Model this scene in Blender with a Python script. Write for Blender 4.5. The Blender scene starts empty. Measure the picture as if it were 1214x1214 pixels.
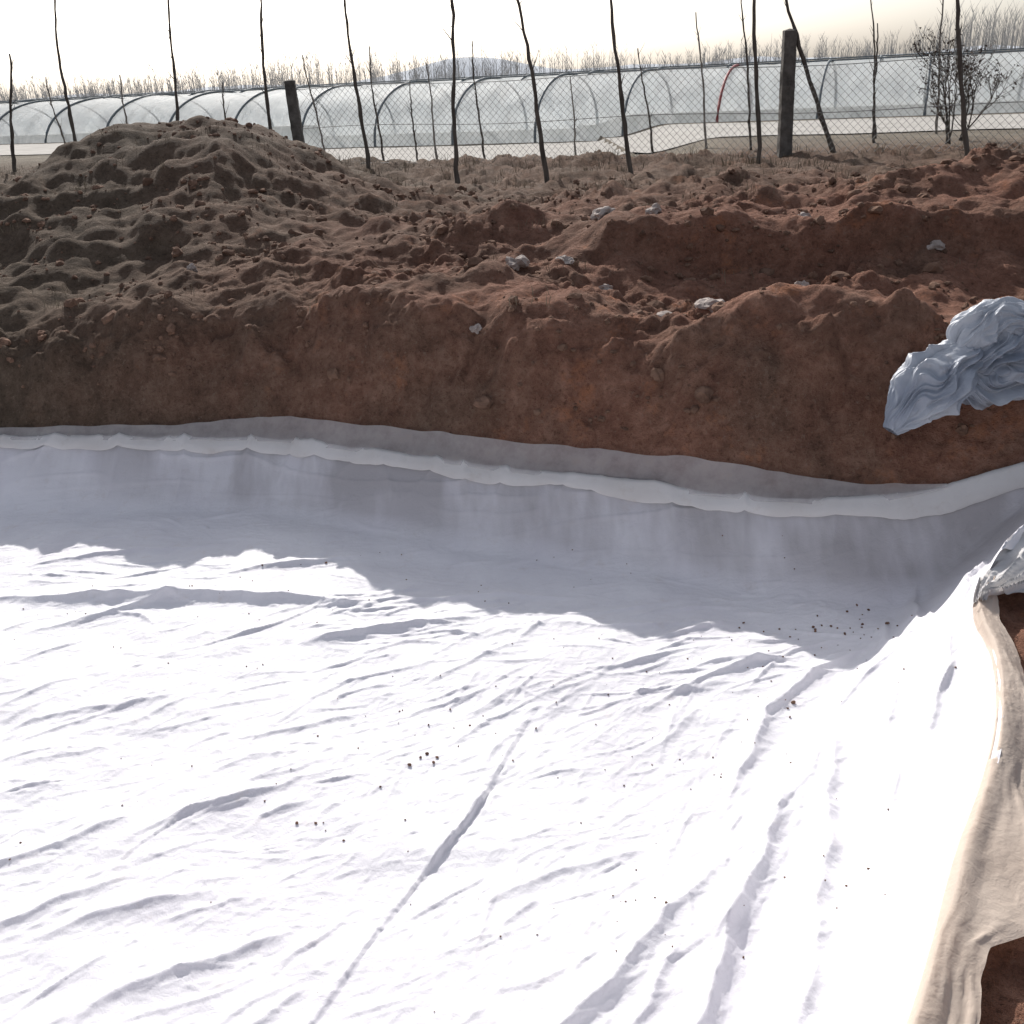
import bpy, math, random
import numpy as np
from mathutils import Vector, Matrix, noise as mnoise
random.seed(7); rng=np.random.RandomState(7)
scene=bpy.context.scene

# ---------------------------------------------------------------- noise
def _hash(ix,iy,seed):
    h=(ix.astype(np.int64)*374761393+iy.astype(np.int64)*668265263+seed*974634777)&0xffffffff
    h=((h^(h>>13))*1274126177)&0xffffffff
    h=((h^(h>>15))*2246822519)&0xffffffff
    return (h^(h>>16))&0xffffffff
def pn(x,y,seed=0):
    x=np.asarray(x,float);y=np.asarray(y,float)
    ix=np.floor(x);iy=np.floor(y);fx=x-ix;fy=y-iy
    u=fx*fx*fx*(fx*(fx*6-15)+10);v=fy*fy*fy*(fy*(fy*6-15)+10)
    def g(dx,dy):
        a=_hash(ix+dx,iy+dy,seed)/4294967296.0*2*np.pi
        return np.cos(a)*(fx-dx)+np.sin(a)*(fy-dy)
    n0=g(0,0)*(1-u)+g(1,0)*u; n1=g(0,1)*(1-u)+g(1,1)*u
    return (n0*(1-v)+n1*v)*1.5
def worley(x,y,seed=0):
    ix=np.floor(x);iy=np.floor(y); d1=np.full(x.shape,9.0); d2=d1.copy(); sz=np.zeros(x.shape)
    for dx in (-1,0,1):
        for dy in (-1,0,1):
            h=_hash(ix+dx,iy+dy,seed); a=(h&0xffff)/65536.0; b=(h>>16)/65536.0
            d=(ix+dx+a-x)**2+(iy+dy+b-y)**2
            n=d<d1
            d2=np.where(n,d1,np.minimum(d2,d)); d1=np.where(n,d,d1); sz=np.where(n,(h%1000)/1000.0,sz)
    return np.sqrt(d1),np.sqrt(d2),sz
def fbm(x,y,oct=5,seed=0,gain=.5,lac=2.03):
    s=0;a=1;f=1
    for o in range(oct):
        s=s+a*pn(x*f+o*13.1,y*f-o*7.7,seed+o); a*=gain; f*=lac
    return s
def ridge(x,y,seed=0,k=2.0):
    return np.clip(1-np.abs(pn(x,y,seed))*2.2,0,1)**k
def sst(a,b,x):
    t=np.clip((x-a)/(b-a),0,1);return t*t*(3-2*t)
def sint(x,xs,ys,w=.3):
    r=0
    for o in (-w,-w/2,0,w/2,w): r=r+np.interp(x+o,xs,ys)
    return r/5

# ---------------------------------------------------------------- site layout
FLOOR=-3.2
def far_y(x): return sint(x,[-12,-7,-4.5,-2.0,-.3,1.15,2.0,2.6,3.4,6],[9.3,8.7,8.25,7.85,6.98,6.28,5.95,5.88,5.6,4.6])
def far_top(x): return sint(x,[-12,2.3,2.75,3.0,3.5,8],[-2.75,-2.75,-2.66,-2.5,-2.3,-2.2])
def right_x_s(y): return sint(y,[-3,-1,1.3,1.69,2.03,2.45,2.8,3.2,3.6,4.0,4.2,4.5,4.9,5.6,7],[-1.6,-.5,.65,.90,1.14,1.40,1.66,1.90,2.06,2.14,2.26,2.55,2.95,3.4,4.2],.16)
def near_y(x): return .6-.3*x
LEFTX=-9.0
def wallprof(d,H,D):
    t=np.clip(1-d/D,0,1); return H*(t**1.35)
def plateau(x,y):
    q=(y+.4*x)/1.077
    rim=-1.62-.30*sst(-1.5,-4.5,x)
    z=rim+(-2.02-rim)*sst(9,20,q)
    z=z-.55*sst(25.0,29,q)
    z=z+1.42*np.exp(-(np.abs(x+4.45)/2.45)**2.8)*np.exp(-(np.abs(y-14.6)/3.4)**2.2)
    z=z+.35*np.exp(-((x+8.5)/2.5)**2-((y-15)/2.5)**2)
    z=z+.42*np.exp(-((x-5.3)/1.4)**2-((y-10.4)/.8)**2)
    z=z+.42*np.exp(-((x-3.4)/2.1)**2-((y-14)/1.1)**2)
    z=z+.30*np.exp(-((x-8)/2.5)**2-((y-15.5)/1.2)**2)
    z=z+.22*np.exp(-((x+.3)/1.2)**2-((y-10.8)/.8)**2)
    z=z-.24*sst(.4,1.6,x)*np.exp(-(np.abs(y-8.3+.10*x)/.95)**4)
    stp=y-(9.25-.08*x)+.16*pn(x*1.3,y*.8,41)+.06*pn(x*4,y*3,42)
    z=z+.30*sst(.3,1.5,x)*sst(-.10,.14,stp)*(1-sst(1.2,5.5,stp))
    z=z+.12*np.exp(-((x+.8)/1.2)**2-((y-8.1)/.5)**2)
    z=z+.14*np.exp(-((x-2.0)/.9)**2-((y-6.95)/.3)**2)
    amp=1-sst(24,29,q)*.93
    z=z+amp*(.15*fbm(x*.7,y*.7,3,11)+.07*fbm(x*1.9+3,y*2.3,2,21))
    return z
def base(x,y):
    ef=(y-far_y(x))*.92; er=(x-right_x_s(y))*.87; en=(near_y(x)-y)*.95; el=LEFTX-x
    P=plateau(x,y)
    tf=far_top(x)
    jag=.16*pn(x*1.1,y*1.1,31)+.07*pn(x*3,y*3,32)+.03*pn(x*8,y*5,33)
    prof=np.interp(ef+jag*sst(.1,.45,ef),[0,.10,.22,.45,.62,.80,1.1,2.0],[0,.10,.28,.68,.86,.95,1.0,1.0])
    hf=np.where(ef<0,FLOOR+wallprof(-ef,tf-FLOOR,.5),tf+(P-tf)*prof)
    rt=-2.42
    Pr=-2.45+.42*sst(.35,2.2,er)
    Pr=Pr+.36*np.exp(-((x-3.4)/.45)**2-((y-6.0)/.35)**2)
    hr=np.where(er<0,FLOOR+wallprof(-er,rt-FLOOR,.72),Pr+ (rt+.03-Pr)*(1-sst(0,.15,er)))
    hn=FLOOR+ 1.55*sst(-.35,.25,en)
    hl=FLOOR+ 1.2*sst(-.6,.3,el)
    h=np.maximum(np.maximum(hf,hr),np.maximum(hn,hl))
    return h,ef,er,en,el
def terrain(x,y):
    h,ef,er,en,el=base(x,y)
    e=np.maximum(np.maximum(ef,er),np.maximum(en,el))
    m=sst(0.02,.25,e)
    q=(y+.4*x)/1.077
    far=1-.94*sst(25,29,q)
    face=np.exp(-((ef-.45)/.3)**2)
    lowface=1-.75*(1-sst(.10,.32,ef))*(er<0.1)
    patch=.22+.85*sst(-.25,.5,pn(x*.6+3,y*.6,77))
    patch=patch*(1-.68*sst(-.6,-2.6,x))
    patch=np.maximum(patch,face*.85)
    wx=x+.10*pn(x*3,y*3,60); wy=y+.10*pn(x*3+7,y*3,59)
    a1,a2,s1=worley(wx*2.6,wy*2.6,61); b1,b2,s2=worley(wx*6.5,wy*6.5,62); c1,c2,s3=worley(wx*14,wy*14,63)
    cl1=np.clip(1-a1*1.35,0,1)**.7*s1**2; cl2=np.clip(1-b1*1.35,0,1)**.7*s2**1.6; cl3=np.clip(1-c1*1.3,0,1)*s3
    n=.050*fbm(x*2.2,y*2.2,3,3,.5)+patch*(.15*cl1+.085*cl2+.035*cl3-.05)+.016*fbm(x*15,y*15,2,8,.6)*patch
    n=n+face*(.05*fbm(x*2.0,y*3.0,4,57)+.05*np.abs(pn(x*3.3,y*2.0,58))+.03*np.abs(pn(x*8,y*6,59)))
    z=h-.045*(1-m)+m*far*lowface*n
    return z
def smax(a,b,k=.08):
    h=np.clip(.5+.5*(a-b)/k,0,1); return b*(1-h)+a*h+k*h*(1-h)

# ---------------------------------------------------------------- materials
def new_mat(name):
    m=bpy.data.materials.new(name); m.use_nodes=True
    nt=m.node_tree; nt.nodes.clear()
    return m,nt
class NT:
    def __init__(s,nt): s.nt=nt
    def n(s,t,**kw):
        nd=s.nt.nodes.new(t)
        for k,v in kw.items():
            if k=='inp':
                for kk,vv in v.items(): nd.inputs[kk].default_value=vv
            else: setattr(nd,k,v)
        return nd
    def l(s,a,b): s.nt.links.new(a,b)
    def noise(s,vec,scale,detail=4,rough=.6,dist=0):
        nd=s.n('ShaderNodeTexNoise',inp={'Scale':scale,'Detail':detail,'Roughness':rough,'Distortion':dist})
        s.l(vec,nd.inputs['Vector']); return nd.outputs['Fac']
    def ramp(s,fac,stops):
        nd=s.n('ShaderNodeValToRGB'); cr=nd.color_ramp
        while len(cr.elements)<len(stops): cr.elements.new(.5)
        for e,(p,c) in zip(cr.elements,stops): e.position=p; e.color=(c if len(c)==4 else (*c,1))
        s.l(fac,nd.inputs['Fac']); return nd.outputs['Color']
    def mapr(s,v,a,b,c=0.0,d=1.0):
        nd=s.n('ShaderNodeMapRange',inp={'From Min':a,'From Max':b,'To Min':c,'To Max':d}); s.l(v,nd.inputs['Value']); return nd.outputs[0]
    def mix(s,f,a,b,bt='MIX'):
        nd=s.n('ShaderNodeMix',data_type='RGBA',blend_type=bt)
        for sock,v in ((nd.inputs[0],f),(nd.inputs[6],a),(nd.inputs[7],b)):
            if hasattr(v,'links'): s.l(v,sock)
            else: sock.default_value=v if not isinstance(v,tuple) or len(v)==4 else (*v,1)
        return nd.outputs[2]
    def math(s,op,a,b=0.0):
        nd=s.n('ShaderNodeMath',operation=op)
        for i,v in enumerate((a,b)):
            if hasattr(v,'links'): s.l(v,nd.inputs[i])
            else: nd.inputs[i].default_value=v
        return nd.outputs[0]
    def bump(s,h,strength,dist,prev=None):
        nd=s.n('ShaderNodeBump',inp={'Strength':strength,'Distance':dist}); s.l(h,nd.inputs['Height'])
        if prev: s.l(prev,nd.inputs['Normal'])
        return nd.outputs[0]
    def coord(s): return s.n('ShaderNodeTexCoord').outputs['Object']
def principled(g,col,rough=.9,normal=None,spec=.2):
    p=g.n('ShaderNodeBsdfPrincipled')
    if hasattr(col,'links'): g.l(col,p.inputs['Base Color'])
    else: p.inputs['Base Color'].default_value=(*col,1)
    p.inputs['Roughness'].default_value=rough; p.inputs['Specular IOR Level'].default_value=spec
    if normal: g.l(normal,p.inputs['Normal'])
    return p
def out(g,sh): o=g.n('ShaderNodeOutputMaterial'); g.l(sh,o.inputs['Surface'])

def soil_mat():
    m,nt=new_mat('soil'); g=NT(nt); co=g.coord()
    sep=g.n('ShaderNodeSeparateXYZ'); g.l(co,sep.inputs[0])
    X,Y,Z=sep.outputs
    n1=g.noise(co,.9,4,.65,.4); n2=g.noise(co,5,7,.82); n3=g.noise(co,24,4,.8); n4=g.noise(co,2.1,5,.75)
    grey=g.ramp(n2,[(.3,(.056,.043,.031)),(.5,(.094,.073,.053)),(.72,(.150,.119,.089))])
    rust=g.ramp(n2,[(.3,(.115,.054,.038)),(.5,(.215,.106,.072)),(.70,(.330,.182,.128))])
    msk=g.math('MULTIPLY',g.mapr(X,-4.6,.4),g.mapr(Y,16.0,9.0,.25,1.0))
    nsep=g.math('ADD',g.math('MULTIPLY',n1,2.0),-.20)
    f=g.math('MINIMUM',g.math('MAXIMUM',g.math('MULTIPLY',g.math('ADD',msk,.12),nsep),0.0),1.0)
    c=g.mix(f,grey,rust)
    op=g.mapr(n4,.58,.70)
    c=g.mix(g.math('MULTIPLY',op,g.math('MULTIPLY',msk,.6)),c,(.38,.16,.082,1))
    c=g.mix(g.math('MULTIPLY',g.mapr(n3,.58,.70),.40),c,(.29,.225,.175,1))
    c=g.mix(1.0,c,g.ramp(n3,[(.30,(.5,.5,.5)),(.46,(1,1,1))]),'MULTIPLY')
    fq=g.math('ADD',Y,g.math('MULTIPLY',X,.4))
    fld=g.ramp(n1,[(.35,(.15,.13,.10)),(.65,(.24,.21,.165))])
    c=g.mix(g.math('MULTIPLY',g.mapr(fq,27,32),.85),c,fld)
    b=g.bump(n2,.7,.06); b=g.bump(n3,.9,.022,b)
    out(g,principled(g,c,.95,b,.12).outputs[0]); return m
M_soil=soil_mat()

def simple(name,c1,c2,scale=8,rough=.85,bs=.3,bd=.01,spec=.2,stretch=None):
    m,nt=new_mat(name); g=NT(nt); co=g.coord()
    if stretch:
        mp=g.n('ShaderNodeMapping'); mp.inputs['Scale'].default_value=stretch; g.l(co,mp.inputs[0]); co=mp.outputs[0]
    n=g.noise(co,scale,5,.65)
    c=g.ramp(n,[(.3,c1),(.7,c2)])
    out(g,principled(g,c,rough,g.bump(n,bs,bd),spec).outputs[0]); return m
M_clod=simple('soil_clod',(.085,.050,.036),(.24,.145,.102),7,.95,.8,.02,.1)
M_stone=simple('stone',(.24,.20,.18),(.48,.41,.37),7,.85,.6,.02)
M_conc=simple('weathered_concrete',(.065,.058,.052),(.16,.145,.13),5,.9,.5,.03)
M_bark=simple('bark',(.055,.046,.040),(.14,.12,.102),12,.9,.5,.01,.2,(1,1,.2))
M_bark2=simple('pale_bark',(.16,.14,.12),(.28,.25,.22),12,.9,.5,.01,.2,(1,1,.2))
M_wire=simple('wire',(.17,.17,.17),(.25,.25,.24),20,.6)
M_rib=simple('rib_steel',(.11,.13,.14),(.19,.21,.22),10,.6)
M_ribred=simple('rib_red',(.25,.05,.05),(.38,.10,.09),10,.6)
M_grass=simple('dry_grass',(.12,.095,.065),(.25,.205,.145),3,.9)
M_twig=simple('distant_twigs',(.40,.395,.39),(.52,.51,.50),.1,.95)  # grey lightened: distance haze is put into the colour
M_road=simple('dirt_road',(.34,.32,.29),(.46,.435,.40),1.2,.95,.3,.02)
M_hill=simple('hill',(.44,.47,.51),(.50,.53,.57),.01,1.0)  # faint blue: haze over the far ridge is mixed into its colour
M_leaf=simple('dead_leaf',(.05,.035,.03),(.13,.09,.07),5,.8)

def fabric_mat(name,col1,col2,transl=.25,alpha=1.0,dirt=.5,dcol=(.50,.42,.36,1),wall=False,rough=.65):
    m,nt=new_mat(name); g=NT(nt); co=g.coord()
    n1=g.noise(co,1.1,4,.6,.5); n2=g.noise(co,7,5,.7); n3=g.noise(co,70,3,.7)
    c=g.ramp(n1,[(.35,col1),(.6,col2)])
    c=g.mix(g.math('MULTIPLY',g.mapr(n2,.58,.80),dirt),c,dcol)
    if wall:  # the cloth hanging on the far bank is thin; its colour turns greyer above the foot, in streaks
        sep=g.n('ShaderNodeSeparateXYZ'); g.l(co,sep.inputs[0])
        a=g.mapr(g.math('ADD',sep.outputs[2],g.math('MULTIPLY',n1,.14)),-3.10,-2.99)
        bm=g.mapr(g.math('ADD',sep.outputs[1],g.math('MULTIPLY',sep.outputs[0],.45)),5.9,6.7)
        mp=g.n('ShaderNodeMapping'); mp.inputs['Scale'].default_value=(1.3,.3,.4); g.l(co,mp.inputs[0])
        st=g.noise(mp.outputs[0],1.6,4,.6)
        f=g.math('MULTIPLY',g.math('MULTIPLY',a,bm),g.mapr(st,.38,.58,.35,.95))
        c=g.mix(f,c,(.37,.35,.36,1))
    b=g.bump(g.noise(co,9,4,.55,1.0),.30,.02)
    b=g.bump(g.noise(co,26,4,.65,1.5),.30,.010,b)
    b=g.bump(n3,.30,.003,b)
    df=principled(g,c,rough,b,.35)
    s=df.outputs[0]
    if transl>0:
        tr=g.n('ShaderNodeBsdfTranslucent'); g.l(c,tr.inputs[0])
        mx=g.n('ShaderNodeMixShader',inp={0:transl}); g.l(s,mx.inputs[1]); g.l(tr.outputs[0],mx.inputs[2])
        s=mx.outputs[0]
    if alpha<1:
        tp=g.n('ShaderNodeBsdfTransparent'); m2=g.n('ShaderNodeMixShader')
        a=g.math('ADD',g.math('MULTIPLY',n2,.5),alpha-.25); g.l(a,m2.inputs[0])
        g.l(tp.outputs[0],m2.inputs[1]); g.l(s,m2.inputs[2]); s=m2.outputs[0]
    out(g,s); return m
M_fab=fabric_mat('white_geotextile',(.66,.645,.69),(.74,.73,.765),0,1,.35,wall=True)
M_hem=fabric_mat('geotextile_hem',(.68,.65,.63),(.76,.74,.73),.20,1,.40)
M_mesh=fabric_mat('translucent_mesh',(.60,.57,.57),(.74,.71,.71),.3,.50,.6)
M_beige=fabric_mat('beige_underlay',(.68,.55,.45),(.76,.64,.54),.35,1,.12)
M_bag=fabric_mat('woven_bag',(.27,.30,.36),(.50,.52,.56),.05,1,.7,(.24,.20,.18,1),False,.42)
def plastic_mat():
    m,nt=new_mat('greenhouse_film'); g=NT(nt); co=g.coord()
    mp=g.n('ShaderNodeMapping'); mp.inputs['Rotation'].default_value=(0,0,.386); g.l(co,mp.inputs[0])
    mp2=g.n('ShaderNodeMapping'); mp2.inputs['Scale'].default_value=(1.6,.25,.35); g.l(mp.outputs[0],mp2.inputs[0])
    n=g.noise(mp2.outputs[0],1.2,5,.65,.6)
    c=g.ramp(n,[(.3,(.84,.90,.92)),(.7,(.95,.97,.97))])
    b=g.bump(n,.5,.10)
    p=principled(g,c,.6,b,.2)
    tr=g.n('ShaderNodeBsdfTranslucent'); g.l(c,tr.inputs[0])
    mx=g.n('ShaderNodeMixShader',inp={0:.68}); g.l(p.outputs[0],mx.inputs[1]); g.l(tr.outputs[0],mx.inputs[2])
    tp=g.n('ShaderNodeBsdfTransparent'); m2=g.n('ShaderNodeMixShader')
    g.l(g.mapr(n,.3,.7,.60,.86),m2.inputs[0]); g.l(tp.outputs[0],m2.inputs[1]); g.l(mx.outputs[0],m2.inputs[2])
    out(g,m2.outputs[0]); return m
M_film=plastic_mat()

# ---------------------------------------------------------------- mesh helpers
def mkobj(name,verts,faces,mats,smooth=True,parent=None,midx=None):
    me=bpy.data.meshes.new(name)
    me.from_pydata([tuple(v) for v in verts] if not isinstance(verts,np.ndarray) else verts.tolist(),[],faces if not isinstance(faces,np.ndarray) else faces.tolist())
    if not isinstance(mats,(list,tuple)): mats=[mats]
    for mm in mats: me.materials.append(mm)
    if smooth: me.polygons.foreach_set('use_smooth',[True]*len(me.polygons))
    if midx is not None: me.polygons.foreach_set('material_index',midx)
    me.update()
    ob=bpy.data.objects.new(name,me); scene.collection.objects.link(ob)
    if parent: ob.parent=parent
    return ob
def empty(name,loc=(0,0,0)):
    e=bpy.data.objects.new(name,None); scene.collection.objects.link(e); e.location=loc; e.empty_display_size=.3
    return e
def gridfaces(nx,ny):
    i=np.arange(nx*ny).reshape(ny,nx)
    return np.stack([i[:-1,:-1].ravel(),i[:-1,1:].ravel(),i[1:,1:].ravel(),i[1:,:-1].ravel()],1)
class B:
    def __init__(s): s.v=[];s.f=[];s.m=[]
    def tube(s,pts,rad,sides=6,mi=0,cap=True):
        pts=[Vector(p) for p in pts]; b0=len(s.v)
        for i,p in enumerate(pts):
            d=(pts[min(i+1,len(pts)-1)]-pts[max(i-1,0)]).normalized()
            if abs(d.z)<.9: a=d.cross(Vector((0,0,1))).normalized()
            else: a=d.cross(Vector((0,1,0))).normalized()
            b=d.cross(a).normalized()
            r=rad[i] if hasattr(rad,'__len__') else rad
            for k in range(sides):
                t=2*math.pi*k/sides; s.v.append(p+a*math.cos(t)*r+b*math.sin(t)*r)
        for i in range(len(pts)-1):
            for k in range(sides):
                k2=(k+1)%sides
                s.f.append((b0+i*sides+k,b0+i*sides+k2,b0+(i+1)*sides+k2,b0+(i+1)*sides+k)); s.m.append(mi)
        if cap and sides>2:
            s.f.append(tuple(b0+(len(pts)-1)*sides+k for k in range(sides))); s.m.append(mi)
            s.f.append(tuple(b0+k for k in reversed(range(sides)))); s.m.append(mi)
    def tri(s,a,b,c,mi=0):
        n=len(s.v); s.v+= [a,b,c]; s.f.append((n,n+1,n+2)); s.m.append(mi)
    def obj(s,name,mats,parent=None,smooth=True): return mkobj(name,s.v,s.f,mats,smooth,parent,s.m)
def tz(x,y): return float(terrain(np.array([float(x)]),np.array([float(y)]))[0])

# ---------------------------------------------------------------- ground
def axis(dense0,dense1,step,lo,hi,grow):
    a=[dense0];
    s=step
    while a[-1]>lo: s*=grow; a.append(a[-1]-s)
    a=a[::-1]
    n=int(round((dense1-dense0)/step))
    a+= [dense0+step*i for i in range(1,n+1)]
    s=step
    while a[-1]<hi: s*=grow; a.append(a[-1]+s)
    return np.array(a)
xs=axis(-5.5,5.0,.023,-2500,2500,1.025)
ys=axis(5.8,9.8,.018,-300,3000,1.015)
XX,YY=np.meshgrid(xs,ys)
ZZ=terrain(XX.ravel(),YY.ravel()).reshape(XX.shape)
V=np.stack([XX.ravel(),YY.ravel(),ZZ.ravel()],1)
ground=mkobj('ground',V,gridfaces(len(xs),len(ys)),M_soil)

# ---------------------------------------------------------------- geotextile
liner=empty('geotextile_liner',(0,4,FLOOR)); 
def place(ob,par):
    ob.parent=par; ob.matrix_parent_inverse=Matrix.Translation(par.location).inverted()
# creases: x0,y0,x1,y1,height,width,bend
CR=[(-3.9,6.05,-.8,5.66,.075,.10,.05),(-3.2,5.55,-1.9,6.05,.03,.05,.03),(-1.35,5.22,-.2,5.42,.055,.075,.03),(-1.85,3.55,-1.1,3.93,.030,.05,.03),
    (-2.6,3.38,-1.85,3.73,.026,.05,-.02),(-2.5,2.95,-1.7,3.33,.028,.055,.03),(-2.1,3.0,-1.35,3.22,.022,.05,.02),(-1.75,2.6,-.95,2.98,.030,.06,.03),
    (-1.3,2.35,-.85,2.7,.028,.045,.0),(-.35,3.0,.55,3.35,.018,.05,.04),(-.30,2.1,.92,3.30,.080,.12,-.04),
    (.15,1.5,1.38,3.85,.17,.16,.05),(.62,1.7,1.58,4.15,.15,.13,-.04),(.1,2.1,.6,2.8,.045,.07,.0),
    (1.25,2.4,1.85,4.1,.06,.06,.03),(.9,3.5,1.45,4.5,.04,.06,.03),
    (1.2,4.2,2.1,4.9,.035,.05,.05),(1.45,4.0,2.3,4.5,.045,.05,.06),(1.0,4.6,1.75,4.95,.026,.04,.0),(.3,4.75,1.2,4.95,.022,.035,.0),(.6,4.35,1.3,4.75,.026,.035,.02),
    (2.05,4.02,2.55,5.45,.080,.06,.06),(2.10,4.02,2.80,5.15,.11,.055,.04),(2.12,3.95,2.95,4.95,.10,.05,.02),(2.0,4.1,2.25,5.2,.045,.05,.05),(1.6,3.2,2.1,4.15,.06,.06,-.03),
    (-3.6,6.55,-2.2,6.75,.03,.05,.02),(-2.2,6.2,-1.0,6.45,.028,.05,.0),(-.9,5.7,.5,5.65,.03,.05,.03),(.2,5.3,1.3,5.2,.028,.045,-.02),(-2.9,4.5,-1.9,4.75,.018,.05,.02),(-1.6,4.25,-.8,4.5,.016,.04,.0)]
r2=np.random.RandomState(11)
def addc(n,fine,zone=None):
    for i in range(n):
        if zone=='right': t=r2.rand(); x=.2+1.6*t+r2.normal(0,.35); y=2.2+2.5*t+r2.normal(0,.3)
        elif zone=='mid': x=r2.uniform(-1.2,1.9); y=5.1-.34*x+r2.normal(0,.4)
        elif zone=='near': x=r2.uniform(-2.6,1.0); y=r2.uniform(2.3,4.8)
        else: x=r2.uniform(-5.5,2.2); y=r2.uniform(2.0,7.4)
        if y>4.8-.34*x: ang=r2.normal(3,16); L=r2.uniform(.2,1.1)*r2.uniform(.4,1); h=r2.uniform(.006,.022)
        elif x<-.4: ang=r2.normal(27,11); L=r2.uniform(.2,.95)*r2.uniform(.5,1); h=r2.uniform(.004,.017)
        elif x<.8: ang=r2.normal(38,18); L=r2.uniform(.2,.7); h=r2.uniform(.004,.016)
        else: ang=r2.normal(56,12); L=r2.uniform(.4,1.1); h=r2.uniform(.005,.014)
        wd=r2.uniform(.012,.038)
        if fine: ang+=r2.normal(0,24); L*=r2.uniform(.25,.8); h=r2.uniform(.0015,.0065); wd=r2.uniform(.005,.012)
        elif zone=='near': h*=.75; wd*=.75
        a=math.radians(ang); c,s=math.cos(a)*L/2,math.sin(a)*L/2
        CR.append((x-c,y-s,x+c,y+s,h,wd,r2.normal(0,.05)*L))
addc(250,False); addc(40,False,'right'); addc(90,False,'mid'); addc(90,False,'near'); addc(1500,True); addc(500,True,'near')
def creases(x,y):
    w=np.zeros_like(x)
    order=np.argsort(x); xo=x[order]
    for x0,y0,x1,y1,h,wd,bd in CR:
        mg=max(.08,wd*4)+abs(bd)
        i0=np.searchsorted(xo,min(x0,x1)-mg); i1=np.searchsorted(xo,max(x0,x1)+mg)
        if i1<=i0: continue
        idx=order[i0:i1]; yy=y[idx]; k=(yy>min(y0,y1)-mg)&(yy<max(y0,y1)+mg); idx=idx[k]
        if len(idx)==0: continue
        X=x[idx];Y=y[idx]; L=math.hypot(x1-x0,y1-y0); tx,ty=(x1-x0)/L,(y1-y0)/L
        if tx<0: tx,ty=-tx,-ty; x0,y0=x1,y1
        a=((X-x0)*tx+(Y-y0)*ty)/L; s=-(X-x0)*ty+(Y-y0)*tx
        ac=np.clip(a,0,1); s=s-bd*np.sin(math.pi*ac)-min(.012,wd*.4)*np.sin(a*L*9+x0*7)-.006*np.sin(a*L*23+y0*9)*min(1,wd*20)
        env=np.sin(math.pi*ac)**.8
        if wd<.05: env=env*(.8+.2*np.sin(a*L*13+x0*5))
        ww=np.where(s<0,wd*.5,wd*1.3)*(.5+.5*env)
        w[idx]+=h*env*np.exp(-np.abs(s/ww)**1.2)
    return w
def wrinkle(x,y):
    w=creases(x,y)
    w+=.005*fbm(x*4,y*6,3,88)+.0024*(ridge(x*9+y*3,y*14-x*4,93,2))
    w+=.028*fbm(x*.9,y*.9,2,89)+.012*fbm(x*2.1+y*.6,y*2.6,2,92)
    return w
def fabz(x,y):
    x=np.asarray(x,float).ravel(); y=np.asarray(y,float).ravel()
    ef=(y-far_y(x))*.92; er=(x-right_x_s(y))*.87
    en=(near_y(x)-y)*.95
    hf=FLOOR+wallprof(np.maximum(-ef,0),far_top(x)-FLOOR,.55)
    hr=FLOOR+wallprof(np.maximum(-er,0),-2.40-FLOOR,.78)
    hn=FLOOR+1.6*sst(-.4,.2,en)
    hl=FLOOR+1.25*sst(-.65,.25,LEFTX-x)
    h=smax(smax(hf,hr,.14),np.maximum(hn,hl),.05)
    d=-ef
    w=wrinkle(x,y)
    wallness=np.exp(-(np.maximum(d,0)/.32)**2)*sst(2.3,1.7,x)
    w=w*(1-.75*wallness)
    al=x*.94-y*.34
    w+=wallness*(.020*pn(al*2.3,d*.8,95)+.030*ridge(al*1.7,d*.5,96,7)+.018*ridge(al*.8,d*5+.5*al,94,5))
    # overlap seam between two widths of cloth: the left width lies on top
    x0,y0,x1,y1=-1.15,1.8,.10,4.5
    L=math.hypot(x1-x0,y1-y0); tx,ty=(x1-x0)/L,(y1-y0)/L
    a=(x-x0)*tx+(y-y0)*ty; s=(x-x0)*ty-(y-y0)*tx+.03*np.sin(a*2.1)+.012*np.sin(a*5.3)
    prof=(1-sst(-.002,.012,s))*np.exp(-np.maximum(-s,0)/.12)
    seam=prof*sst(0,.3,a)*sst(L+.1,L-.5,a)*(.013+.022*sst(-.05,.3,pn(a*1.3,a*0+.35,101)))
    w+=seam
    return h+w+.02
ns=960; nt_=740
S,T=np.meshgrid(np.linspace(0,1,ns)**.75,np.linspace(0,1,nt_))
Fx=LEFTX-.2+(3.42-(LEFTX-.2))*S; Fy=far_y(Fx)
yn=near_y(.1)
Ry=yn+(far_y(np.array([3.42]))[0]-yn)*T; Rx=right_x_s(Ry)
rx0=right_x_s(np.array([yn]))[0]
Nx=LEFTX-.2+(rx0-(LEFTX-.2))*S; Ny=near_y(Nx)
px=Nx*(1-T)+Fx*T; py=Ny*(1-T)+Fy*T
lx=rx0*(1-T)+3.42*T
px=px+(Rx-lx)*S**6
px=px+.02*pn(py*3,py*0,111)*S**20
py=py+.015*pn(px*3,px*0,112)*T**20
pz=fabz(px,py).reshape(px.shape)
V=np.stack([px.ravel(),py.ravel(),pz.ravel()],1)
sheet=mkobj('main_sheet',V,gridfaces(ns,nt_),M_fab); place(sheet,liner)

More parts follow.
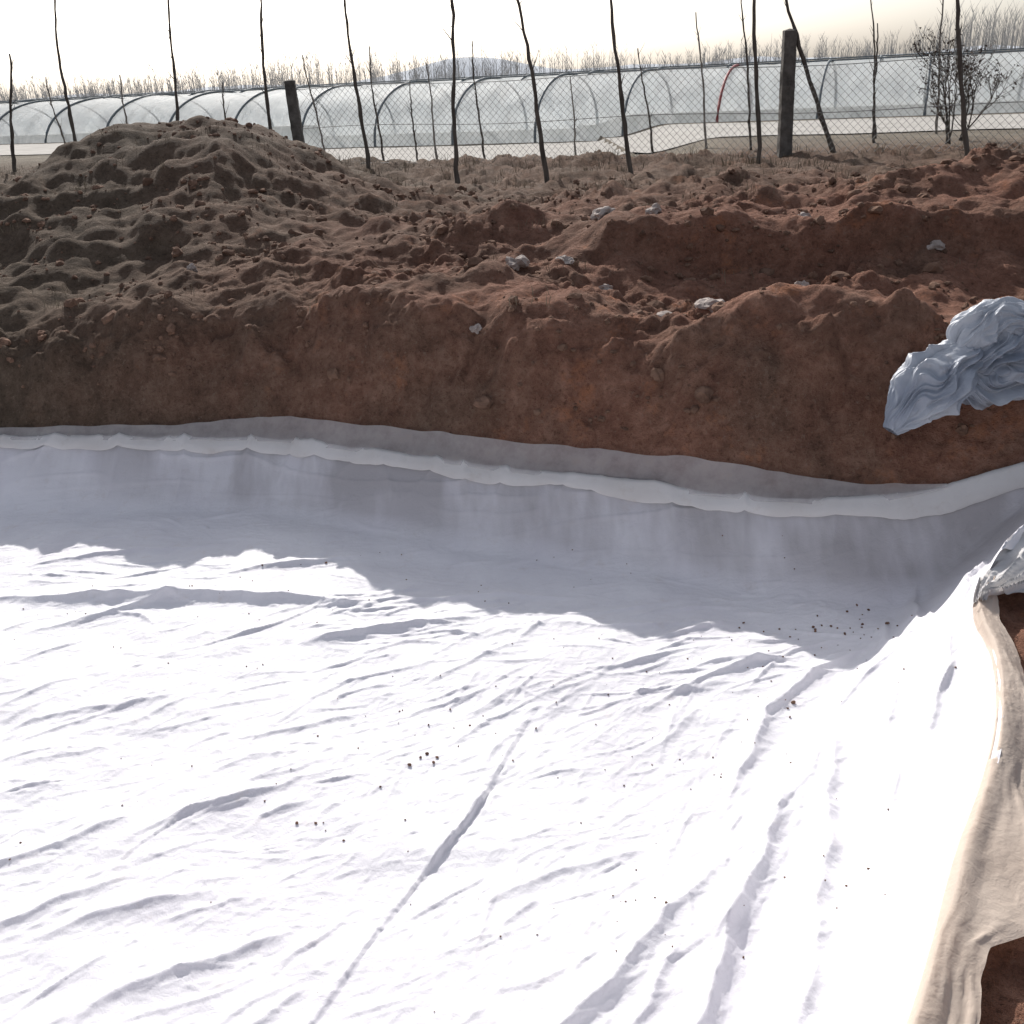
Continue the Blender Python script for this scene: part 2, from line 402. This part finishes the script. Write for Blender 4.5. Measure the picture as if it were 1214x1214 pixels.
# hem folded over along far edge
n=900
hx=np.linspace(LEFTX,3.42,n); hy=far_y(hx)
rows=[]
hw=.085+.022*pn(hx*.9,hx*0,120)
bmp=.008*pn(hx*2.2,hx*0,121)+.005*pn(hx*7,hx*0,122)+.005*ridge(hx*5,hx*0+.4,125,4)
edge=.02*pn(hx*1.7,hx*0,123)+.012*pn(hx*5,hx*0,124)
for k,(a,o) in enumerate([(-1.0,.014),(-.93,.024),(-.4,.024),(0,.020),(.25,.012),(.30,-.005),(.22,-.02)]):
    aa=a*hw*.8+(edge if a<-.8 else 0)
    yy=hy+aa; xx=hx+a*hw*.2
    zz=fabz(xx,np.minimum(yy,hy))+o*.9 if a<=0 else fabz(hx,hy)+(.035+o)*.8
    zz=zz+bmp*(1 if a>-.9 else .4)
    rows.append(np.stack([xx,yy-o*.5,zz],1))
hem=mkobj('hem',np.concatenate(rows),gridfaces(n,7),M_hem); place(hem,liner)

# translucent netting strip lying against the soil behind the hem
rows=[]; K=10
hx=np.linspace(LEFTX,2.8,n); hy=far_y(hx)
wid=np.interp(hx,[-9,-4,-2.2,-1,0,1,1.8,2.5,2.8],[.16,.13,.20,.21,.22,.24,.22,.12,.02])+.02*pn(hx*.9,hx*0,130)+.008*pn(hx*4,hx*0,131)
for k in range(K):
    a=k/(K-1)
    yy=hy+.01+a*wid*.62; xx=hx+a*wid*.2
    bz=base(xx,yy)[0]
    z=np.maximum(bz+.03, far_top(hx)+.02+a*wid*.75)+.010*pn(xx*4,a*3+xx*0,132)
    rows.append(np.stack([xx,yy-.03,z],1))
strip=mkobj('netting_strip',np.concatenate(rows),gridfaces(n,K),M_mesh); place(strip,liner)

# beige underlay flap spilling over the right lip
n=700
ty=np.linspace(.9,4.25,n)
wid=np.interp(ty,[.9,1.7,2.0,2.12,2.22,2.5,2.8,3.2,3.6,4.0,4.25],[.20,.18,.13,.14,.25,.23,.13,.10,.10,.09,.05])
wid=wid+.018*pn(ty*4,ty*0,139)+.006*pn(ty*13,ty*0,138)
rows=[]; K=18
lipx=right_x_s(ty)
for k in range(K):
    a=k/(K-1)
    xx=lipx-.02+a*(wid+.02); yy=ty-.30*a*wid
    bz=base(xx,yy)[0]
    fold=.010*np.sin(ty*9+a*3+3*pn(ty*1.3,ty*0,140))*a+.012*ridge(ty*1.3+a*.8,a*2.2+ty*.3,143,3)*a+.003*ridge(ty*7,a*5+ty*3,144,2)
    z=np.maximum(bz+.035,-2.375-.03*a)+fold
    if a<.07: z=fabz(xx,yy)+.006
    rows.append(np.stack([xx,yy,z],1))
flap=mkobj('underlay_flap',np.concatenate(rows),gridfaces(n,K),M_beige); place(flap,liner)
n=260; ty=np.linspace(4.0,5.55,n); lipx=right_x_s(ty); rows=[]; K=40
for k in range(K):
    a=k/(K-1); wd=.05+.9*sst(4.0,4.7,ty)
    xx=lipx-.02+a*wd; yy=ty-.45*a*wd
    bz=base(xx,yy)[0]
    rad=np.arctan2(yy-3.95,xx-2.1)
    z=np.maximum(bz+.035,-2.385)+.05*ridge(rad*5,a*.5+0*rad,150,2.5)+.012*ridge(rad*14,a*2+0*rad,151,2)+.01*fbm(xx*5,yy*5,2,152)
    if k==0: z=fabz(xx,yy)+.006
    rows.append(np.stack([xx,yy,z],1))
lay=mkobj('overlap_sheet',np.concatenate(rows),gridfaces(n,K),M_hem); place(lay,liner)

# ---------------------------------------------------------------- clods / stones / crumbs
import bmesh
def ico(sub):
    bm=bmesh.new(); bmesh.ops.create_icosphere(bm,subdivisions=sub,radius=1)
    v=np.array([list(q.co) for q in bm.verts]); f=np.array([[q.index for q in ff.verts] for ff in bm.faces]); bm.free(); return v,f
iv,ifc=ico(2); iv1,if1=ico(1); iv3,if3=ico(3)
def scatter(name,pts,sizes,mat,flat=.7,sub=2,sink=.3,zf=None,smooth=None,amp=.45):
    v0,f0={1:(iv1,if1),2:(iv,ifc),3:(iv3,if3)}[sub]
    VV=[];FF=[]
    for i,((x,y),s) in enumerate(zip(pts,sizes)):
        r=rng.uniform(.7,1.3,3); r[2]*=flat
        off=rng.uniform(-50,50)
        nn=pn(v0[:,0]*1.3+off,v0[:,1]*1.3+v0[:,2]*1.1,3)+.4*pn(v0[:,0]*3+off,v0[:,1]*2.5-v0[:,2]*3,4)
        vv=v0*(1+amp*nn[:,None])*r*s
        a=rng.uniform(0,6.28); c,sn=math.cos(a),math.sin(a)
        vv=np.stack([vv[:,0]*c-vv[:,1]*sn,vv[:,0]*sn+vv[:,1]*c,vv[:,2]],1)
        VV.append(vv+np.array([x,y,zf[i]+s*flat*(1-2*sink)*.6])); FF.append(f0+len(v0)*i)
    return mkobj(name,np.concatenate(VV),np.concatenate(FF),mat,smooth=(sub>=2) if smooth is None else smooth)
P=[];
while len(P)<4600:
    x=rng.uniform(-8,8); y=5.2+14*rng.rand()**1.7
    ef=(y-float(far_y(np.array([x]))[0]))*.92
    if ef<.26: continue
    if pn(np.array([x*.8]),np.array([y*.8]),200)[0]<rng.uniform(-.5,.25): continue
    P.append((x,y))
for i in range(600):
    y=rng.uniform(1.0,5.4); x=float(right_x_s(np.array([y]))[0])+.34+rng.rand()**1.5*1.5
    if y>4.0 and x<right_x_s(np.array([y]))[0]+1.0: continue
    P.append((x,y))
P=np.array(P); S_=np.minimum(.008+.014*rng.exponential(1,len(P)),.10)
scatter('soil_clods',P,S_,M_clod,.75,2,.5,terrain(P[:,0],P[:,1]),smooth=False)
st=[(1.30,7.55,.10),(1.62,7.6,.085),(1.95,7.65,.09),(.15,9.0,.08),(1.05,9.9,.09),(1.5,9.8,.07),(-1.5,9.2,.06),(.6,9.0,.07),(2.6,7.3,.09),(-3.0,9.8,.05),(3.9,8.9,.07),(-.2,7.6,.05),(2.9,9.6,.06),(.9,8.4,.05),(2.2,7.2,.07)]
P=np.array([(a,b_) for a,b_,c in st]); scatter('stones',P,[c for a,b_,c in st],M_stone,.7,3,.3,terrain(P[:,0],P[:,1]),smooth=False,amp=.7)
cr=[]
def cl(x,y,n,s,r):
    for i in range(n): cr.append((x+rng.normal()*r,y+rng.normal()*r*.6,s*rng.uniform(.4,1.2)))
cl(-.5,4.05,5,.012,.06); cl(-.45,4.4,14,.006,.25); cl(1.35,4.35,3,.012,.08); cl(2.0,5.1,22,.010,.2); cl(-.95,3.55,5,.008,.15)
cl(.3,3.0,8,.006,.12); cl(1.7,4.9,14,.008,.3); cl(1.2,4.7,18,.005,.35); cl(-1.8,6.2,6,.009,.3); cl(.9,3.9,12,.005,.3)
for i in range(180): cr.append((rng.uniform(-4,2),rng.uniform(2.5,6.5),.005*rng.uniform(.3,1.2)))
P=np.array([(a,b_) for a,b_,c in cr]); scatter('soil_crumbs',P,[c for a,b_,c in cr],M_clod,.8,1,.1,fabz(P[:,0],P[:,1])+.001)

# ---------------------------------------------------------------- woven bag: gathered cloth with lengthwise pleats
def bag():
    VV=[];FF=[];o=0
    def cat(P,t):
        P=np.array(P); n=len(P)-1; f=t*n; i=np.minimum(f.astype(int),n-1); u=(f-i)[:,None]
        p0=P[np.maximum(i-1,0)];p1=P[i];p2=P[i+1];p3=P[np.minimum(i+2,n)]
        return .5*((2*p1)+(-p0+p2)*u+(2*p0-5*p1+4*p2-p3)*u*u+(-p0+3*p1-3*p2+p3)*u**3)
    def cloth_tube(P,R,seed,twist,flat=.72,nu=200,nv=260,pk=2.0):
        nonlocal o
        t=np.linspace(0,1,nu); C=cat(P,t)+np.array([-.03,0,-.07]); rad=cat([(r,) for r in R],t)[:,0]*.92
        T=np.gradient(C,axis=0); T/=np.linalg.norm(T,axis=1)[:,None]
        up=np.array([0,-.35,1.0]); A=np.cross(T,up); A/=np.linalg.norm(A,axis=1)[:,None]; Bn=np.cross(A,T)
        th=np.linspace(0,2*np.pi,nv,endpoint=False)
        TT,TH=np.meshgrid(t,th,indexing='ij')
        ph=TH+twist*TT+.6*pn(TT*4,np.cos(TH)*1.2+seed,seed)
        cx,sy=np.cos(ph),np.sin(ph)
        def pl(k,uf,s0): return np.abs(pn(cx*k+TT*uf+s0,sy*k-TT*uf*.6,seed+s0))
        pleat=1-2.3*pl(pk,1.6,1); pleat2=1-2.3*pl(pk*1.9,3.0,2); fine=1-2.3*pl(pk*4.0,8,3)
        cross=1-2.3*np.abs(pn(TT*6+cx*1.2,sy*1.3+seed,seed+5))
        d1,d2,_s=worley(TT*4+cx*.8+seed,sy*1.8+cx*.9+seed,seed+8)
        f=.74+.22*pleat+.12*pleat2+.03*fine+.15*cross+.16*np.clip(d2-d1,0,.7)+.26*pn(TT*3+seed,cx*.9+sy*.5,seed+6)
        r=rad[:,None]*np.maximum(f,.15)
        X=C[:,None,:]+A[:,None,:]*(np.cos(TH)*r)[...,None]+Bn[:,None,:]*(np.sin(TH)*r*flat)[...,None]
        VV.append(X.reshape(-1,3))
        i=np.arange(nu*nv).reshape(nu,nv); j=np.roll(i,-1,axis=1)
        FF.append(np.stack([i[:-1].ravel(),j[:-1].ravel(),j[1:].ravel(),i[1:].ravel()],1)+o); o+=nu*nv
    cloth_tube([(2.46,5.88,-2.12),(2.58,5.93,-1.98),(2.76,6.00,-1.84),(2.93,6.06,-1.72),(3.03,6.10,-1.68)],[.05,.17,.22,.17,.08],11,1.2)
    cloth_tube([(2.90,6.05,-1.76),(3.04,6.10,-1.72),(3.24,6.14,-1.70),(3.50,6.20,-1.65),(3.85,6.30,-1.63),(4.1,6.35,-1.65)],[.08,.19,.24,.24,.22,.10],23,-1.5)
    cloth_tube([(2.84,6.02,-1.84),(3.02,6.02,-1.88),(3.24,6.04,-1.88),(3.50,6.08,-1.84),(3.80,6.12,-1.80)],[.06,.17,.20,.19,.08],37,2.0)
    cloth_tube([(2.88,6.04,-1.74),(2.98,6.10,-1.60),(3.12,6.16,-1.53),(3.34,6.20,-1.53),(3.58,6.24,-1.58)],[.04,.13,.16,.14,.05],51,1.0)
    cloth_tube([(2.84,6.00,-1.80),(2.94,5.99,-1.76),(2.99,6.02,-1.68)],[.05,.075,.05],61,3.0,1.0,80,120)
    return mkobj('woven_plastic_bag',np.concatenate(VV),np.concatenate(FF),M_bag)
bag()

# ---------------------------------------------------------------- fence
DX,DY=.928,-.371
def lineq(q,s): return (DX*s+.371*q, DY*s+.928*q)
posts=[(6.75,24.1,2.72,.15,-.02),(-5.3,29.05,2.4,.15,-.03),(-16.7,33.6,2.7,.18,-.04),(19.0,19.3,2.6,.15,0)]
def conc_post(x,y,h,w,lean):
    z0=-2.15-(.25 if x<0 else 0); ob_v=[];n=22; rr=random.Random(int(x*10)); h=h+(.1 if x<0 else 0)
    for i in range(n):
        t=i/(n-1); ww=w*(1-.10*t)
        for (sx,sy) in ((-1,-.8),(-.8,-1),(.8,-1),(1,-.8),(1,.8),(.8,1),(-.8,1),(-1,.8)):
            ob_v.append((x+sx*ww*(1+rr.uniform(-.06,.05))+lean*t*h,y+sy*ww*(1+rr.uniform(-.06,.05)),z0-.3+(h+.3)*t+rr.uniform(-.01,.01)))
    f=[]
    for i in range(n-1):
        for k in range(8): f.append((i*8+k,i*8+(k+1)%8,(i+1)*8+(k+1)%8,(i+1)*8+k))
    top=len(ob_v); ob_v.append((x+lean*h,y,z0+h+.04))
    for k in range(8): f.append(((n-1)*8+k,(n-1)*8+(k+1)%8,top))
    return mkobj('concrete_fence_post',ob_v,f,M_conc,False)
for p in posts: conc_post(*p)
b=B()
x0,x1=-5.2,24; H=1.95; step=.17
L=(x1-x0)*1.077; ux,uy=1/1.077,-.4/1.077
def fp(s,h): return Vector((x0+ux*s, 25*1.077-.4*x0+uy*s-.18, -2.08+h+.04*math.sin(s*.8)))
s=-H
while s<L:
    for sg in (0,1):
        a0=s; a1=s+H
        pts=[]
        for i in range(5):
            t=i/4; ss=(a0+(a1-a0)*t) if sg==0 else (a1-(a1-a0)*t)
            if 0<=ss<=L: pts.append(fp(ss,H*t)+Vector((0,.03*math.sin(ss*1.3),0)))
        if len(pts)>1: b.tube(pts,.0045,3,cap=False)
    s+=step
for hh in (.02,H*.5,H): b.tube([fp(i*L/60,hh) for i in range(61)],.008,4,cap=False)
b.obj('chain_link_fence',[M_wire])

# ---------------------------------------------------------------- saplings / poles
def sapling(xb,yb,xt,h,r0,twigs=3,mat=None,seed=0):
    rr=random.Random(seed); b=B()
    z0=tz(xb,yb)-.15
    n=20; P=[];R=[]
    ph=rr.uniform(0,6); am=rr.uniform(.03,.08)
    for i in range(n):
        t=i/(n-1)
        P.append(Vector((xb+(xt-xb)*t*(h/3.3)+am*math.sin(t*6+ph)*t+rr.uniform(-.018,.018),yb+am*math.cos(t*4+ph)*t+.1*t,z0+(h+.15)*t)))
        R.append(r0*(1-.60*t)*(1+rr.uniform(-.15,.25)))
    b.tube(P,R,7)
    for k in range(twigs):
        i=rr.randint(7,n-2); p=P[i]; a=rr.uniform(0,6.28); l=rr.uniform(.12,.45)
        d=Vector((math.cos(a),math.sin(a),rr.uniform(.8,1.8))).normalized()
        q=[p+d*l*t+Vector((0,0,.1*l*t*t))+Vector((rr.uniform(-.01,.01),0,0)) for t in (0,.33,.66,1)]
        b.tube(q,[R[i]*.35,R[i]*.28,R[i]*.2,R[i]*.1],5)
    return b.obj('bare_sapling',[mat or M_bark])
near=[(-11.9,30,-11.7,4.4,.06),(-9.06,30,-8.6,4.4,.055),(-6.35,30,-6.15,4.6,.06),(-3.1,26,-3.3,4.2,.055),(-.77,21.2,-.68,4.3,.050),
      (1.10,20.5,.62,4.2,.050),(2.8,21,2.38,4.2,.052),(5.64,22,5.4,4.4,.052),(8.76,19,8.1,4.3,.052),(7.9,24,6.5,4.4,.06),(-14.2,31,-13.6,3.2,.06),
      (-15.3,31,-15.6,4.4,.06)]
for i,(xb,yb,xt,h,r) in enumerate(near): sapling(xb,yb,xt,h,r,5 if i%3 else 2,M_bark,i+1)
farS=[(-.24,30,-.45,3.3),(-1.65,31,-1.8,2.9),(-3.15,30,-3.3,3.1),(-4.85,30.5,-5.2,3.0),(4.5,29,4.0,2.9),(5.95,29,5.6,3.4),(10.1,27.5,9.7,3.5),(11.9,28,11.7,4.2),
      (-7.7,31,-7.7,2.3),(-10.5,31,-10.7,2.5),(6.45,26,6.1,3.7),(13.1,24.3,13.0,3.9),(9.5,26,9.3,2.7),(-12.9,32,-13.1,2.6),(-2.4,33,-2.5,2.5),(2.6,33,2.5,2.4)]
for i,(xb,yb,xt,h) in enumerate(farS): sapling(xb,yb,xt,h,.035,6,M_bark2 if i%2 else M_bark,100+i)
def bush(x,y,h,seed,name='bare_bush'):
    rr=random.Random(seed); b=B(); z=tz(x,y)
    def grow(p,d,l,r,lv):
        q=[p]; 
        for i in range(4):
            d=(d+Vector((rr.uniform(-.2,.2),rr.uniform(-.2,.2),rr.uniform(-.08,.12)))).normalized(); q.append(q[-1]+d*l/4)
        b.tube(q,[r,r*.9,r*.8,r*.7,r*.55],4,cap=False)
        if lv>0:
            for k in range(4):
                s=q[rr.randint(1,4)]
                dd=(d+Vector((rr.uniform(-.9,.9),rr.uniform(-.9,.9),rr.uniform(-.3,.7)))).normalized()
                grow(s,dd,l*.62,r*.55,lv-1)
        else:
            for k in range(2):
                s=q[rr.randint(1,4)]; e=.06
                b.tri(s,s+Vector((rr.uniform(-e,e),rr.uniform(-e,e),rr.uniform(-e,e))),s+Vector((rr.uniform(-e,e),rr.uniform(-e,e),rr.uniform(-e,e))),1)
    for k in range(4):
        grow(Vector((x+rr.uniform(-.1,.1),y,z)),Vector((rr.uniform(-.3,.3),rr.uniform(-.3,.3),1)).normalized(),h*.5,.022,3)
    b.obj(name,[M_bark,M_leaf])
bush(10.6,24.3,2.6,5); bush(11.5,25.5,2.2,8)

# ---------------------------------------------------------------- dry grass
def grass():
    b=B(); 
    for c in range(680):
        u=rng.rand()
        if u<.45: s=rng.uniform(-26,24); q=rng.normal(23.0,1.4); x,y=lineq(q,s); hh=.12
        elif u<.85: s=rng.uniform(-22,22); q=rng.normal(18.5,2.8); x,y=lineq(q,s); hh=.10
        else:
            x=rng.uniform(-8,7); y=rng.uniform(7.5,15); hh=.07
            if y<float(far_y(np.array([x]))[0])+.5: continue
        z=tz(x,y); 
        for k in range(rng.randint(5,12)):
            bx,by=x+rng.normal()*.13,y+rng.normal()*.10; h=hh*rng.uniform(.5,1.7)
            a=rng.uniform(0,6.28); ln=h*rng.uniform(.1,.9); w=.005 if hh>.09 else .003
            p0=Vector((bx-w,by,z-.03)); p1=Vector((bx+w,by,z-.03)); m_=Vector((bx+ln*.4*math.cos(a),by+ln*.4*math.sin(a),z+h*.6)); tp=Vector((bx+ln*math.cos(a),by+ln*math.sin(a),z+h))
            n0=len(b.v); b.v+=[p0,p1,m_+Vector((w*.7,0,0)),m_-Vector((w*.7,0,0)),tp]; b.f+=[(n0,n0+1,n0+2,n0+3),(n0+3,n0+2,n0+4)]; b.m+=[0,0]
    b.obj('dry_grass',[M_grass])
grass()

# ---------------------------------------------------------------- track and greenhouses
GZ=-2.57
def band(name,q0,q1,s0,s1,zoff,mat,n=240,k=8):
    rows=[]
    s=np.linspace(s0,s1,n)
    for j in range(k):
        q=q0+(q1-q0)*j/(k-1)+ (0.35*pn(s*.3,s*0+j*.1,301) if j in(0,k-1) else 0)
        x=DX*s+.371*q; y=DY*s+.928*q
        rows.append(np.stack([x,y,terrain(x,y)+zoff],1))
    return mkobj(name,np.concatenate(rows),gridfaces(n,k),mat)
band('dirt_road',31.2,38.5,-90,90,.03,M_road,400,16)
def greenhouse(q0,W,H,s0,s1,pitch,phase,redat=None):
    par=empty('plastic_greenhouse',(DX*(s0+s1)/2+.371*q0,DY*(s0+s1)/2+.928*q0,GZ))
    def pt(s,a,off=0):
        c=math.cos(a); s_=math.sin(a)
        cc=math.copysign(abs(c)**.95,c); ss=s_**.85
        q=q0+W/2-(W/2+off)*cc; z=GZ-.12+(H+.12+off)*ss
        return (DX*s+.371*q,DY*s+.928*q,z)
    ns_=int((s1-s0)/.22)+1; na=31
    V=[]
    for j in range(na):
        a=math.pi*j/(na-1)
        for i in range(ns_):
            s=s0+(s1-s0)*i/(ns_-1)
            ph=((s-phase)%pitch)/pitch; cell=int((s-phase)//pitch)
            off=-.09*math.sin(ph*math.pi)**.7*math.sin(a)+.02*math.sin(s*5.1+a*3+cell)*math.sin(a)+.015*math.sin(s*2.3-a*7+cell*2)
            V.append(pt(s,a,off))
    ob=mkobj('film',V,gridfaces(ns_,na),M_film); place(ob,par)
    b=B(); 
    s=s0+((phase-s0)%pitch)
    while s<=s1:
        b.tube([pt(s,math.pi*j/24,.03) for j in range(25)],.055,6,1 if (redat is not None and abs(s-redat)<pitch/2) else 0,cap=False); s+=pitch
    b.tube([pt(s0+(s1-s0)*i/80,math.pi/2,.03) for i in range(81)],.03,5,cap=False)
    o=b.obj('ribs',[M_rib,M_ribred]); place(o,par)
    for s in (s0,s1):
        vs=[pt(s,math.pi*j/24) for j in range(25)]
        e=mkobj('end_wall',vs,[tuple(range(25))],M_film,False); place(e,par)
greenhouse(39.6,9.0,2.40,-75,62,3.6,.4,redat=-6.5)
greenhouse(51.5,9.0,2.45,-80,60,3.6,1.9)

# ---------------------------------------------------------------- distance
b=B(); rr=random.Random(3)
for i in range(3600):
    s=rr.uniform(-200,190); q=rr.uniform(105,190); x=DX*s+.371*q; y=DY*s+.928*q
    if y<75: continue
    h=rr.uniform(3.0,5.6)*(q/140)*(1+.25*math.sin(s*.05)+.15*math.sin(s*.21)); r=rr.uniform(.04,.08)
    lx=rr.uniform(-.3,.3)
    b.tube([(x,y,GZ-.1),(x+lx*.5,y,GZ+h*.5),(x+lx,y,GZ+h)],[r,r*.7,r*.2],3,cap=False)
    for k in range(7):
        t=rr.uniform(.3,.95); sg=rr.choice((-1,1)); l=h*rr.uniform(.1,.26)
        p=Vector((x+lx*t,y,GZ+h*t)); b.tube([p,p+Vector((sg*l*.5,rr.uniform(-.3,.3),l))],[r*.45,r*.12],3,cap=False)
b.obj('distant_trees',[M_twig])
def hills():
    n=200; X=np.linspace(-900,900,n); rows=[]
    H=4+15*np.exp(-((X+15)/65)**2)+3*fbm(X*.01,X*0,4,400)
    H=np.maximum(H,1)
    for j,(dy,f) in enumerate([(0,0),(40,.6),(90,1),(200,.5),(300,-.1)]):
        rows.append(np.stack([X,900+dy+X*0,GZ-1+H*f],1))
    mkobj('hill',np.concatenate(rows),gridfaces(n,5),M_hill)
hills()

# ---------------------------------------------------------------- light, sky, camera
EL=math.radians(32); AZ=math.radians(-13)
d=Vector((math.sin(AZ)*math.cos(EL),math.cos(AZ)*math.cos(EL),math.sin(EL)))
sl=bpy.data.lights.new('sun','SUN'); sl.energy=4.9; sl.angle=math.radians(.6); sl.color=(1,.955,.90)
so=bpy.data.objects.new('sun',sl); scene.collection.objects.link(so); so.rotation_euler=d.to_track_quat('Z','Y').to_euler(); so.location=d*50
w=bpy.data.worlds.new('World'); scene.world=w; w.use_nodes=True
nt=w.node_tree; nt.nodes.clear()
sk=nt.nodes.new('ShaderNodeTexSky'); sk.sky_type='NISHITA'; sk.sun_disc=False; sk.sun_elevation=EL; sk.sun_rotation=AZ
sk.air_density=1.0; sk.dust_density=2.6; sk.ozone_density=3.0
hs=nt.nodes.new('ShaderNodeHueSaturation'); hs.inputs['Saturation'].default_value=.42
bg=nt.nodes.new('ShaderNodeBackground'); bg.inputs[1].default_value=.15
wo=nt.nodes.new('ShaderNodeOutputWorld'); nt.links.new(sk.outputs[0],hs.inputs['Color']); nt.links.new(hs.outputs[0],bg.inputs[0]); nt.links.new(bg.outputs[0],wo.inputs[0])
scene.view_settings.view_transform='Standard'; scene.view_settings.look='None'; scene.view_settings.exposure=0
cd=bpy.data.cameras.new('camera'); cd.sensor_width=36; cd.lens=34.6; cd.clip_end=6000; cd.clip_start=.05
cam=bpy.data.objects.new('camera',cd); scene.collection.objects.link(cam)
p=math.radians(24); r=math.radians(3)
F=Vector((0,math.cos(p),-math.sin(p))); R=Vector((1,0,0)); U=R.cross(F)
R2=R*math.cos(r)-U*math.sin(r); U2=U*math.cos(r)+R*math.sin(r)
cam.matrix_world=Matrix(((R2.x,U2.x,-F.x,0),(R2.y,U2.y,-F.y,0),(R2.z,U2.z,-F.z,0),(0,0,0,1)))
scene.camera=cam
